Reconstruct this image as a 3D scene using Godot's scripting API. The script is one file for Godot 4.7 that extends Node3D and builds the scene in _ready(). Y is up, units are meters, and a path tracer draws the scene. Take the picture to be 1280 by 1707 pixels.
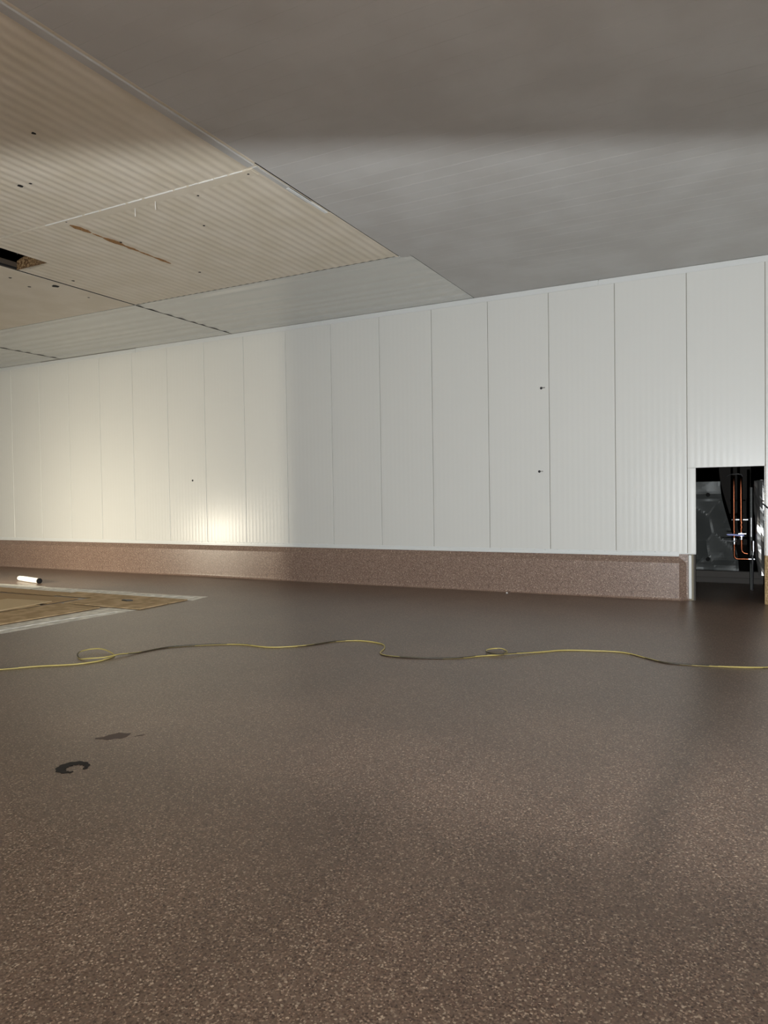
extends Node3D

# Geometry recovered from the photograph (metres, y up, long wall at z = WALL_Z, camera at x = z = 0)
const WALL_Z := -11.175
const CEIL_Y := 4.782
const SEAM_X := -15.783
const PANEL_W := 0.9937
const X_LEFT := -21.0
const X_RIGHT := 4.0
const Z_NEAR := 6.0
const RIB := PANEL_W / 12.0
const SPLIT_X := -4.235      # where the ribbed ceiling on the left meets the boarded ceiling on the right
const ROW_Z := -8.705        # edge of the smooth ceiling strip along the long wall
const ROW2_Z := -5.68

var rng := RandomNumberGenerator.new()
var used := {}

# ------------------------------------------------------------------ helpers
func numbered(called: String) -> String:
	used[called] = used.get(called, -1) + 1
	return called if used[called] == 0 else "%s_%03d" % [called, used[called]]

func tag(o: Node, label: String, category := "", group := "", kind := "") -> void:
	if label: o.set_meta("label", label)
	if category: o.set_meta("category", category)
	if group: o.set_meta("group", group)
	if kind: o.set_meta("kind", kind)

func thing(called: String, label: String, category: String, at := Vector3.ZERO, group := "", kind := "") -> Node3D:
	var o := Node3D.new()
	o.name = numbered(called)
	o.position = at
	add_child(o, true)
	tag(o, label, category, group, kind)
	return o

func part(called: String, mesh: Mesh, m: Material, parent: Node, at := Vector3.ZERO) -> MeshInstance3D:
	var o := MeshInstance3D.new()
	o.name = called
	o.mesh = mesh
	o.material_override = m
	o.position = at
	o.cast_shadow = GeometryInstance3D.SHADOW_CASTING_SETTING_ON
	parent.add_child(o, true)
	return o

func mat(c: Color, rough := 0.5, metal := 0.0, spec := 0.5) -> StandardMaterial3D:
	var m := StandardMaterial3D.new()
	m.albedo_color = c
	m.roughness = rough
	m.metallic = metal
	m.metallic_specular = spec
	return m

func begin() -> SurfaceTool:
	var st := SurfaceTool.new()
	st.begin(Mesh.PRIMITIVE_TRIANGLES)
	return st

# a triangle turned so that its front (clockwise) side looks along the given normals
func tri(st: SurfaceTool, a: Vector3, b: Vector3, c: Vector3, na: Vector3, nb: Vector3, nc: Vector3) -> void:
	if (b - a).cross(c - a).dot(na + nb + nc) > 0.0:
		var t := b; b = c; c = t
		t = nb; nb = nc; nc = t
	st.set_normal(na); st.add_vertex(a)
	st.set_normal(nb); st.add_vertex(b)
	st.set_normal(nc); st.add_vertex(c)

func quad(st: SurfaceTool, a: Vector3, b: Vector3, c: Vector3, d: Vector3, n: Vector3) -> void:
	tri(st, a, b, c, n, n, n)
	tri(st, a, c, d, n, n, n)

# box with chamfered edges along all three axes
func add_box(st: SurfaceTool, lo: Vector3, hi: Vector3, bev := 0.0, xf := Transform3D.IDENTITY) -> void:
	var c := (lo + hi) * 0.5
	var h := (hi - lo) * 0.5
	var b: float = minf(bev, minf(h.x, minf(h.y, h.z)) * 0.9)
	for ax in 3:
		for s in [-1.0, 1.0]:
			var u := (ax + 1) % 3
			var v := (ax + 2) % 3
			var n := Vector3.ZERO
			n[ax] = s
			var q := []
			for k in [[-1, -1], [1, -1], [1, 1], [-1, 1]]:
				var p := c
				p[ax] += s * h[ax]
				p[u] += k[0] * (h[u] - b)
				p[v] += k[1] * (h[v] - b)
				q.append(xf * p)
			quad(st, q[0], q[1], q[2], q[3], xf.basis * n)
			if b > 0.0:
				for s2 in [-1.0, 1.0]:           # edge between +-ax and +-u
					var n2 := n
					n2[u] = s2
					n2 = n2.normalized()
					var e := []
					for k in [[0, -1], [0, 1], [1, 1], [1, -1]]:
						var p := c
						p[ax] += s * (h[ax] - (b if k[0] == 1 else 0.0))
						p[u] += s2 * (h[u] - (0.0 if k[0] == 1 else b))
						p[v] += k[1] * (h[v] - b)
						e.append(xf * p)
					quad(st, e[0], e[1], e[2], e[3], xf.basis * n2)

func box_mesh(lo: Vector3, hi: Vector3, bev := 0.0) -> ArrayMesh:
	var st := begin()
	add_box(st, lo, hi, bev)
	return st.commit()

# a slab whose visible face carries shallow ribs: u runs across the ribs, v along them, n is the visible side.
# The ribs keep their phase in u, so that neighbouring panels line up.
func ribbed(u0: float, u1: float, v0: float, v1: float, amp: float, pitch: float, seg: int, thick: float, edge: float, U: Vector3, V: Vector3, N: Vector3, o: Vector3, wander := 0.0, flat_end := 0.0) -> ArrayMesh:
	var st := begin()
	var cols: Array[Vector3] = []      # u, height, slope
	var count := maxi(1, roundi((u1 - u0) / pitch * seg)) if amp > 0.0 else 1
	for i in count + 1:
		var u: float = lerpf(u0 + edge, u1 - edge, float(i) / count)
		var a := TAU * u / pitch + wander * sin(u * 3.7) + wander * 0.6 * sin(u * 9.1 + 1.0)
		var da := TAU / pitch + wander * 3.7 * cos(u * 3.7) + wander * 5.46 * cos(u * 9.1 + 1.0)
		cols.append(Vector3(u, -amp * 0.5 * (1.0 - cos(a)), -amp * 0.5 * sin(a) * da))
	var vs := [v0 + edge, v1 - edge]
	for i in count:
		var p := cols[i]
		var q := cols[i + 1]
		var np := (N - U * p.z).normalized()
		var nq := (N - U * q.z).normalized()
		var a: Vector3 = o + U * p.x + V * vs[0] + N * p.y
		var b: Vector3 = o + U * q.x + V * vs[0] + N * q.y
		var c: Vector3 = o + U * q.x + V * vs[1] + N * q.y
		var d: Vector3 = o + U * p.x + V * vs[1] + N * p.y
		tri(st, a, b, c, np, nq, nq)
		tri(st, a, c, d, np, nq, np)
		# bevelled ends of the ribs
		for k in 2:
			var vv: float = v0 if k == 0 else v1
			var e: Vector3 = o + U * p.x + V * vv - N * (edge + amp)
			var f: Vector3 = o + U * q.x + V * vv - N * (edge + amp)
			var en := (N + V * (-1.0 if k == 0 else 1.0)).normalized()
			if k == 0: quad(st, a, b, f, e, en)
			else: quad(st, d, c, f, e, en)
	for k in 2:
		var cc := cols[0] if k == 0 else cols[count]
		var uu := u0 if k == 0 else u1
		var s := -1.0 if k == 0 else 1.0
		var a := o + U * cc.x + V * v0 + N * cc.y
		var b := o + U * cc.x + V * v1 + N * cc.y
		var c := o + U * uu + V * v1 - N * (edge + amp)
		var d := o + U * uu + V * v0 - N * (edge + amp)
		quad(st, a, b, c, d, (N + U * s).normalized())
		quad(st, d, c, c - N * thick, d - N * thick, U * s)
	for k in 2:
		var vv := v0 if k == 0 else v1
		var a := o + U * u0 + V * vv - N * (edge + amp)
		var b := o + U * u1 + V * vv - N * (edge + amp)
		quad(st, a, b, b - N * thick, a - N * thick, V * (-1.0 if k == 0 else 1.0))
	var z := -N * (edge + amp + thick)
	quad(st, o + U * u0 + V * v0 + z, o + U * u1 + V * v0 + z, o + U * u1 + V * v1 + z, o + U * u0 + V * v1 + z, -N)
	return st.commit()

func frame_at(pts: PackedVector3Array, i: int, up: Vector3) -> Basis:
	var t := (pts[mini(i + 1, pts.size() - 1)] - pts[maxi(i - 1, 0)]).normalized()
	var x := up.cross(t)
	if x.length() < 0.01: x = Vector3.RIGHT.cross(t)
	x = x.normalized()
	return Basis(x, t.cross(x), t)

func add_tube(st: SurfaceTool, pts: PackedVector3Array, radii, sides := 12, up := Vector3.UP, caps := true, striped := false) -> void:
	var rings := []
	var run := 0.0
	for i in pts.size():
		if i: run += pts[i].distance_to(pts[i - 1])
		var b := frame_at(pts, i, up)
		var r: float = radii[i] if radii is Array else radii
		var ring := []
		for k in sides:
			var a := TAU * k / sides
			var n := b.x * cos(a) + b.y * sin(a)
			ring.append([pts[i] + n * r, n, cord_tint(run, float(k) / sides) if striped else Color.WHITE])
		rings.append(ring)
	for i in pts.size() - 1:
		for k in sides:
			var k2 := (k + 1) % sides
			var q := [rings[i][k], rings[i][k2], rings[i + 1][k2], rings[i + 1][k]]
			st.set_color(q[0][2])
			tri(st, q[0][0], q[1][0], q[2][0], q[0][1], q[1][1], q[2][1])
			tri(st, q[0][0], q[2][0], q[3][0], q[0][1], q[2][1], q[3][1])
	if caps:
		for e in [0, pts.size() - 1]:
			var n := (pts[e] - pts[1 if e == 0 else e - 1]).normalized()
			for k in sides:
				tri(st, pts[e], rings[e][k][0], rings[e][(k + 1) % sides][0], n, n, n)

func cord_tint(run: float, k: float) -> Color:
	var yellow: bool = fposmod(k + run * 0.62 + 0.15 * sin(run * 2.3), 1.0) < 0.55
	return (Color8(172, 156, 92) if yellow else Color8(50, 44, 30)).srgb_to_linear()

func tube_mesh(pts: Array, radii, sides := 12, up := Vector3.UP) -> ArrayMesh:
	var st := begin()
	add_tube(st, PackedVector3Array(pts), radii, sides, up)
	return st.commit()

func smooth_path(p: Array, per := 8) -> PackedVector3Array:
	var out := PackedVector3Array()
	for i in p.size() - 1:
		var a: Vector3 = p[maxi(i - 1, 0)]
		var b: Vector3 = p[i]
		var c: Vector3 = p[i + 1]
		var d: Vector3 = p[mini(i + 2, p.size() - 1)]
		for k in per:
			out.append(b.cubic_interpolate(c, a, d, float(k) / per))
	out.append(p[p.size() - 1])
	return out

# flat outline turned into a thin solid lying on the floor or any other plane
func plate(poly: PackedVector2Array, thick: float, U: Vector3, V: Vector3, N: Vector3, o: Vector3) -> ArrayMesh:
	var st := begin()
	var idx := Geometry2D.triangulate_polygon(poly)
	for i in range(0, idx.size(), 3):
		var p := []
		for k in 3:
			p.append(o + U * poly[idx[i + k]].x + V * poly[idx[i + k]].y)
		tri(st, p[0] + N * thick, p[1] + N * thick, p[2] + N * thick, N, N, N)
		tri(st, p[0], p[1], p[2], -N, -N, -N)
	for i in poly.size():
		var a := poly[i]
		var b := poly[(i + 1) % poly.size()]
		var pa := o + U * a.x + V * a.y
		var pb := o + U * b.x + V * b.y
		var out2 := Vector2(b.y - a.y, a.x - b.x).normalized() * (-1.0 if Geometry2D.is_polygon_clockwise(poly) else 1.0)
		quad(st, pa, pb, pb + N * thick, pa + N * thick, U * out2.x + V * out2.y)
	return st.commit()

# ------------------------------------------------------------------ textures
# decorative quartz flakes broadcast into resin: colour and height
func flake_images(size: int, count: int, tints: Array) -> Array:
	var col := PackedByteArray()
	var hgt := PackedByteArray()
	col.resize(size * size * 3)
	hgt.resize(size * size)
	var base: Color = tints[0]
	for i in size * size:
		col[i * 3] = int(base.r * 255); col[i * 3 + 1] = int(base.g * 255); col[i * 3 + 2] = int(base.b * 255)
		hgt[i] = 90
	for n in count:
		var c: Color = tints[rng.randi() % tints.size()]
		var j := rng.randf_range(0.86, 1.14)
		var R := clampi(int(c.r * j * 255), 0, 255)
		var G := clampi(int(c.g * j * 255), 0, 255)
		var B := clampi(int(c.b * j * 255), 0, 255)
		var hh := rng.randi_range(60, 200)
		var cx := rng.randi() % size
		var cy := rng.randi() % size
		var ra := rng.randf_range(1.6, 4.4)
		var rb := ra * rng.randf_range(0.4, 0.9)
		var an := rng.randf() * PI
		var ca := cos(an)
		var sa := sin(an)
		var e := int(ceil(ra))
		for dy in range(-e, e + 1):
			for dx in range(-e, e + 1):
				var u := (dx * ca + dy * sa) / ra
				var v := (dy * ca - dx * sa) / rb
				if absf(u) + absf(v) * 0.8 < 1.0 and u * u + v * v < 1.0:
					var at := posmod(cy + dy, size) * size + posmod(cx + dx, size)
					col[at * 3] = R; col[at * 3 + 1] = G; col[at * 3 + 2] = B
					hgt[at] = hh
	var a := Image.create_from_data(size, size, false, Image.FORMAT_RGB8, col)
	var b := Image.create_from_data(size, size, false, Image.FORMAT_L8, hgt)
	return [ImageTexture.create_from_image(a), ImageTexture.create_from_image(b)]

func noise_tex(size: int, freq: float, octaves: int, lo: Color, hi: Color, seed_: int, pos_lo := 0.25, pos_hi := 0.75) -> NoiseTexture2D:
	var f := FastNoiseLite.new()
	f.seed = seed_
	f.noise_type = FastNoiseLite.TYPE_SIMPLEX_SMOOTH
	f.frequency = freq
	f.fractal_octaves = octaves
	var g := Gradient.new()
	g.offsets = PackedFloat32Array([pos_lo, pos_hi])
	g.colors = PackedColorArray([lo, hi])
	var t := NoiseTexture2D.new()
	t.width = size
	t.height = size
	t.seamless = true
	t.noise = f
	t.color_ramp = g
	return t

func tri_world(m: StandardMaterial3D, scale1: float, scale2 := 0.0) -> void:
	m.uv1_triplanar = true
	m.uv1_world_triplanar = true
	m.uv1_scale = Vector3.ONE * scale1
	m.uv1_triplanar_sharpness = 8.0
	if scale2 > 0.0:
		m.uv2_triplanar = true
		m.uv2_world_triplanar = true
		m.uv2_scale = Vector3.ONE * scale2
		m.uv2_triplanar_sharpness = 8.0
		m.detail_uv_layer = BaseMaterial3D.DETAIL_UV_2

# ------------------------------------------------------------------ work lights
# A small, bright lamp head; unseen plates and doors, added per lamp, cut the beam.
func work_light(called: String, label: String, at: Vector3, facing: float, stand: float, colour: Color, energy: float, metal: Material, body: Material) -> Node3D:
	var t := thing(called, label, "work light", Vector3(at.x, 0, at.z))
	t.rotation.y = facing
	var c := Vector3(0, at.y, 0)
	# head: back shell behind the lamp, open to the front (-z)
	part("housing", box_mesh(c + Vector3(-0.12, -0.09, 0.05), c + Vector3(0.12, 0.09, 0.11), 0.012), body, t)
	var fins := begin()
	for k in 7:
		add_box(fins, c + Vector3(-0.105 + k * 0.033, -0.08, 0.11), c + Vector3(-0.099 + k * 0.033, 0.08, 0.135))
	part("cooling_fins", fins.commit(), body, t)
	var glow := mat(Color(0.9, 0.9, 0.88), 0.4)
	glow.emission_enabled = true
	glow.emission = colour
	glow.emission_energy_multiplier = 3.0
	var bulb := SphereMesh.new()
	bulb.radius = 0.016
	bulb.height = 0.032
	part("bulb", bulb, glow, t, c)
	part("socket", tube_mesh([c + Vector3(0, 0, 0.012), c + Vector3(0, 0, 0.055)], 0.011, 10, Vector3.UP), metal, t)
	var l := OmniLight3D.new()
	l.name = "lamp"
	l.light_color = colour
	l.light_energy = energy
	l.light_size = 0.012
	l.omni_range = 60.0
	l.omni_attenuation = 2.0
	l.shadow_enabled = true
	l.position = c
	t.add_child(l, true)
	# stand
	var top := at.y - 0.11
	part("yoke", tube_mesh([c + Vector3(-0.14, 0, 0.08), c + Vector3(-0.14, -0.13, 0.08), c + Vector3(0.14, -0.13, 0.08), c + Vector3(0.14, 0, 0.08)], 0.008, 8, Vector3.BACK), metal, t)
	part("post", tube_mesh([Vector3(0, 0.10, 0.08), Vector3(0, top - 0.02, 0.08)], 0.014, 12, Vector3.RIGHT), metal, t)
	for k in 3:
		var a := TAU * k / 3.0 + PI / 2
		part("leg", tube_mesh([Vector3(0, 0.14, 0.08), Vector3(cos(a) * stand, 0.012, 0.08 + sin(a) * stand)], 0.011, 8), metal, t)
	return t

# ------------------------------------------------------------------ the scene
func _ready() -> void:
	rng.seed = 20240611
	# --- camera
	var cam := Camera3D.new()
	cam.name = "camera"
	cam.position = Vector3(0, 1.6, 0)
	cam.rotation_order = EULER_ORDER_YXZ
	cam.rotation_degrees = Vector3(-1.4166, 27.4316, -0.884)
	cam.fov = 71.07
	cam.near = 0.05
	cam.far = 200.0
	add_child(cam)
	cam.current = true
	# --- environment: a closed, dark hall lit by two work lights only
	var env := Environment.new()
	env.background_mode = Environment.BG_COLOR
	env.background_color = Color(0.0, 0.0, 0.0)
	env.tonemap_mode = Environment.TONE_MAPPER_LINEAR
	env.tonemap_exposure = 1.0
	env.sdfgi_enabled = true
	env.ssao_enabled = true
	env.ssil_enabled = true
	var we := WorldEnvironment.new()
	we.name = "world_environment"
	we.environment = env
	add_child(we)
	var MAIN_AT := Vector3(0.10, 0.9, 1.27)
	var MAIN_ENERGY := 62.0
	var MAIN_COLOUR := Color(0.962, 0.984, 1.0)
	var WARM_AT := Vector3(-12.82, 0.65, -7.15)
	var WARM_ENERGY := 12.6
	var WARM_COLOUR := Color(1.0, 0.957, 0.862)

	# --- materials
	var M := {}
	var flakes := flake_images(1024, 60000, [Color8(104, 84, 70), Color8(84, 64, 52), Color8(122, 100, 84), Color8(72, 54, 44), Color8(140, 118, 100), Color8(98, 76, 64), Color8(158, 140, 120), Color8(90, 70, 56)])
	var fl := mat(Color(1, 1, 1), 0.3)
	fl.albedo_texture = flakes[0]
	fl.heightmap_enabled = true
	fl.heightmap_texture = flakes[1]
	fl.heightmap_scale = 0.002
	tri_world(fl, 0.62, 0.11)
	fl.detail_enabled = true
	fl.detail_blend_mode = BaseMaterial3D.BLEND_MODE_MUL
	fl.detail_albedo = noise_tex(512, 0.012, 5, Color(0.93, 0.93, 0.93), Color(1, 1, 1), 7)
	fl.roughness = 0.35
	fl.metallic_specular = 0.56
	M.floor = fl
	var curb_flakes := flake_images(512, 15000, [Color8(140, 118, 104), Color8(116, 92, 80), Color8(160, 138, 122), Color8(104, 82, 72), Color8(180, 158, 142), Color8(134, 108, 96)])
	var cu := mat(Color(1, 1, 1), 0.36)
	cu.albedo_texture = curb_flakes[0]
	cu.heightmap_enabled = true
	cu.heightmap_texture = curb_flakes[1]
	cu.heightmap_scale = 0.08
	tri_world(cu, 0.9)
	M.curb = cu
	var wl := mat(Color8(226, 226, 221), 0.32)
	M.panel = wl
	M.panel_trim = mat(Color8(226, 228, 226), 0.32)
	M.core = mat(Color8(150, 142, 124), 0.9)
	M.ribbed = mat(Color8(230, 220, 202), 0.5)
	M.ribbed.albedo_texture = noise_tex(512, 0.012, 5, Color(0.97, 0.965, 0.95), Color(1, 1, 1), 21)
	tri_world(M.ribbed, 0.23)
	M.board = mat(Color8(198, 197, 194), 0.6)
	M.board.albedo_texture = noise_tex(512, 0.01, 4, Color(0.96, 0.955, 0.95), Color(1, 1, 1), 23)
	tri_world(M.board, 0.17)
	M.strip = mat(Color8(208, 208, 201), 0.16, 0.0, 0.7)
	M.far_wall = mat(Color8(222, 221, 217), 0.6)
	M.dark = mat(Color8(16, 15, 14), 0.9)
	M.void = mat(Color8(84, 80, 76), 0.95)  # dark tone stands in for the unlit recess behind the opening
	M.deck = mat(Color8(82, 70, 58), 0.95)  # toned dark so the space above the torn hole reads as unlit
	M.foam = mat(Color8(170, 140, 100), 0.95)
	M.foam.albedo_texture = noise_tex(256, 0.03, 5, Color(0.55, 0.48, 0.40), Color(1, 1, 1), 31)
	tri_world(M.foam, 2.5)
	M.rust = mat(Color8(186, 142, 88), 0.9)
	M.rust.albedo_texture = noise_tex(256, 0.05, 4, Color(0.75, 0.7, 0.65), Color(1, 1, 1), 33)
	tri_world(M.rust, 3.0)
	M.steel = mat(Color8(150, 150, 150), 0.35, 0.9)
	M.black = mat(Color8(28, 28, 30), 0.5)
	M.card = mat(Color8(206, 178, 138), 0.85)
	M.card.albedo_texture = noise_tex(512, 0.008, 4, Color(0.86, 0.84, 0.80), Color(1, 1, 1), 41)
	tri_world(M.card, 0.8)
	M.card_light = mat(Color8(216, 192, 152), 0.85)
	M.card_dark = mat(Color8(184, 154, 114), 0.85)
	M.film = mat(Color8(240, 236, 226), 0.4)
	M.film.albedo_texture = noise_tex(512, 0.015, 5, Color(0.82, 0.82, 0.82), Color(1, 1, 1), 43)
	tri_world(M.film, 0.7)
	M.white = mat(Color8(232, 230, 224), 0.5)
	M.copper = mat(Color8(112, 64, 42), 0.22, 1.0)
	M.foil = mat(Color8(205, 203, 200), 0.3, 0.9)
	M.sheet = mat(Color8(88, 90, 88), 0.45, 0.35)
	M.chrome = mat(Color8(205, 208, 214), 0.25, 1.0)
	M.blue = mat(Color8(52, 78, 190), 0.35)
	M.wood = mat(Color8(196, 170, 128), 0.8)
	M.wood.albedo_texture = noise_tex(256, 0.04, 4, Color(0.75, 0.70, 0.62), Color(1, 1, 1), 51)
	tri_world(M.wood, 3.0)
	M.scuff = mat(Color8(74, 60, 52), 0.7)
	M.gouge = mat(Color8(26, 21, 18), 0.8)
	M.streak = mat(Color8(196, 196, 194), 0.2, 0.6)

	# --- the lamps
	var wl1 := work_light("work_light", "white work light on a tripod standing behind the camera", MAIN_AT, deg_to_rad(27.4), 0.35, MAIN_COLOUR, MAIN_ENERGY, M.steel, M.black)
	var c1 := Vector3(0, MAIN_AT.y, 0)
	# upper visor added out of view to end the beam across the ceiling, square to the lamp
	part("light_blocker", box_mesh(c1 + Vector3(-0.9, 0.297, -0.602), c1 + Vector3(0.9, 0.445, -0.598), 0.001), M.black, wl1)
	for s in [-0.9, 0.9]:
		part("blocker_arm", tube_mesh([c1 + Vector3(s * 0.15, 0.0, 0.08), c1 + Vector3(s, 0.34, -0.6)], 0.005, 6), M.steel, wl1)
	# lower visor runs parallel to the long wall; it and its stem are added to cast floor shadows
	var turn := Basis(Vector3.UP, -deg_to_rad(27.4))
	var lb := begin()
	add_box(lb, Vector3(-0.8, -0.30, -0.602), Vector3(0.8, -0.118, -0.598), 0.001, Transform3D(turn, c1))
	part("light_blocker", lb.commit(), M.black, wl1)
	var sb := begin()
	var lean := Basis(Vector3.BACK, -atan2(0.0473, 0.0519))
	add_box(sb, Vector3(-0.0075, -0.037, -0.002), Vector3(0.0075, 0.035, 0.002), 0.001, Transform3D(turn, c1) * Transform3D(lean, Vector3(-0.052, -0.094, -0.6)))
	part("shadow_stem", sb.commit(), M.steel, wl1)  # unseen, tilted only to throw the dark streak on the floor
	for s in [-0.8, 0.8]:
		part("blocker_arm", tube_mesh([c1 + Vector3(signf(s) * 0.13, 0.0, 0.08), c1 + turn * Vector3(s, -0.13, -0.6)], 0.005, 6), M.steel, wl1)

	var wl2 := work_light("work_light", "warm floor work light facing the long white wall", WARM_AT, 0.0, 0.25, WARM_COLOUR, WARM_ENERGY, M.steel, M.black)
	var c2 := Vector3(0, WARM_AT.y, 0)
	# barn doors, added to shape the beam: the right one ends the beam in a straight upright edge on the wall
	var dirx := (-7.83 - WARM_AT.x) / (WARM_AT.z - WALL_Z)
	for s in [-1.0, 1.0]:
		var st := begin()
		var kx: float = dirx if s > 0 else 2.6
		for q in [[0.0, 0.003]]:
			var a := c2 + Vector3(s * 0.12, 0, 0.06)
			var b := c2 + Vector3(s * 0.25 * kx, 0, -0.25)
			var n := Vector3(a.z - b.z, 0, b.x - a.x).normalized() * 0.003
			var up := Vector3(0, 0.75, 0)
			quad(st, a - up * 0.5, b - up * 0.5, b + up, a + up * 0.5, n.normalized())
			quad(st, a - up * 0.5 + n, b - up * 0.5 + n, b + up + n, a + up * 0.5 + n, -n.normalized())
			quad(st, b - up * 0.5, b + up, b + up + n, b - up * 0.5 + n, (b - a).normalized())
			quad(st, a + up * 0.5, b + up, b + up + n, a + up * 0.5 + n, Vector3.UP)
			quad(st, a - up * 0.5, b - up * 0.5, b - up * 0.5 + n, a - up * 0.5 + n, Vector3.DOWN)
		part("barn_door", st.commit(), M.black, wl2)
	part("light_blocker", box_mesh(c2 + Vector3(-0.5, 0.205, -0.2), c2 + Vector3(0.26, 0.21, 0.06), 0.002), M.black, wl2)  # plates added to keep the warm beam off ceiling and near floor
	part("light_blocker", box_mesh(c2 + Vector3(-0.5, -0.085, -0.2), c2 + Vector3(0.26, -0.08, 0.06), 0.002), M.black, wl2)

	# --- structure
	build_shell(M)
	build_long_wall(M)
	build_ceiling(M)
	build_recess(M)
	# --- things
	build_floor_things(M)

func build_shell(M: Dictionary) -> void:
	var f := thing("floor", "glossy brown flake resin floor with a quartz grain", "floor", Vector3.ZERO, "", "structure")
	part("surface", box_mesh(Vector3(X_LEFT - 0.2, -0.15, -23.2), Vector3(X_RIGHT + 1.2, 0.0, Z_NEAR + 0.2)), M.floor, f)
	# dark crescent where the coating is broken, and a dark scuff behind it
	var arc := PackedVector2Array()
	var inner := PackedVector2Array()
	for i in 31:
		var t := lerpf(-0.12, 1.58, i / 30.0) * PI
		var d := Vector2(cos(t), sin(t))
		arc.append(d * 0.094 * (1.0 + 0.05 * sin(i * 1.9)))
		inner.append(d * 0.052 * (1.0 + 0.12 * sin(i * 2.3 + 1.0)) + Vector2(0.020, -0.014))
	inner.reverse()
	arc.append_array(inner)
	var right := Vector3(0.887, 0, -0.462)
	var deep := Vector3(-0.462, 0, -0.887)
	part("gouge", plate(arc, 0.002, right, deep, Vector3.UP, Vector3(-3.62, 0.0003, -2.895)), M.gouge, f)
	var blot := PackedVector2Array()
	for q in [[-0.11, -0.05], [-0.06, -0.055], [-0.02, -0.075], [0.02, -0.045], [0.06, -0.05], [0.085, -0.01], [0.09, 0.055], [0.04, 0.06], [0.0, 0.075], [-0.02, 0.05], [-0.05, 0.03], [-0.07, -0.01], [-0.12, -0.03]]:
		blot.append(Vector2(q[0], q[1]))
	part("scuff", plate(blot, 0.0015, right, deep, Vector3.UP, Vector3(-3.83, 0.0003, -3.40)), M.scuff, f)
	var fleck := PackedVector2Array([Vector2(-0.03, -0.02), Vector2(0.02, -0.005), Vector2(0.03, 0.02), Vector2(-0.005, 0.004)])
	part("scuff", plate(fleck, 0.0015, right, deep, Vector3.UP, Vector3(-3.69, 0.0003, -3.485)), M.scuff, f)
	# walls outside the frame that close the hall
	var a := part("wall_left", box_mesh(Vector3(X_LEFT - 0.2, 0, -11.5), Vector3(X_LEFT, CEIL_Y + 0.3, Z_NEAR + 0.2)), M.far_wall, self)
	tag(a, "plain pale end wall of the hall, left", "wall", "", "structure")
	a = part("wall_right", box_mesh(Vector3(X_RIGHT, 0, -11.5), Vector3(X_RIGHT + 0.2, CEIL_Y + 0.3, Z_NEAR + 0.2)), M.far_wall, self)
	tag(a, "plain pale end wall of the hall, right", "wall", "", "structure")
	a = part("wall_front", box_mesh(Vector3(X_LEFT, 0, Z_NEAR), Vector3(X_RIGHT, CEIL_Y + 0.3, Z_NEAR + 0.2)), M.far_wall, self)
	tag(a, "plain pale wall of the hall behind the camera", "wall", "", "structure")

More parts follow.
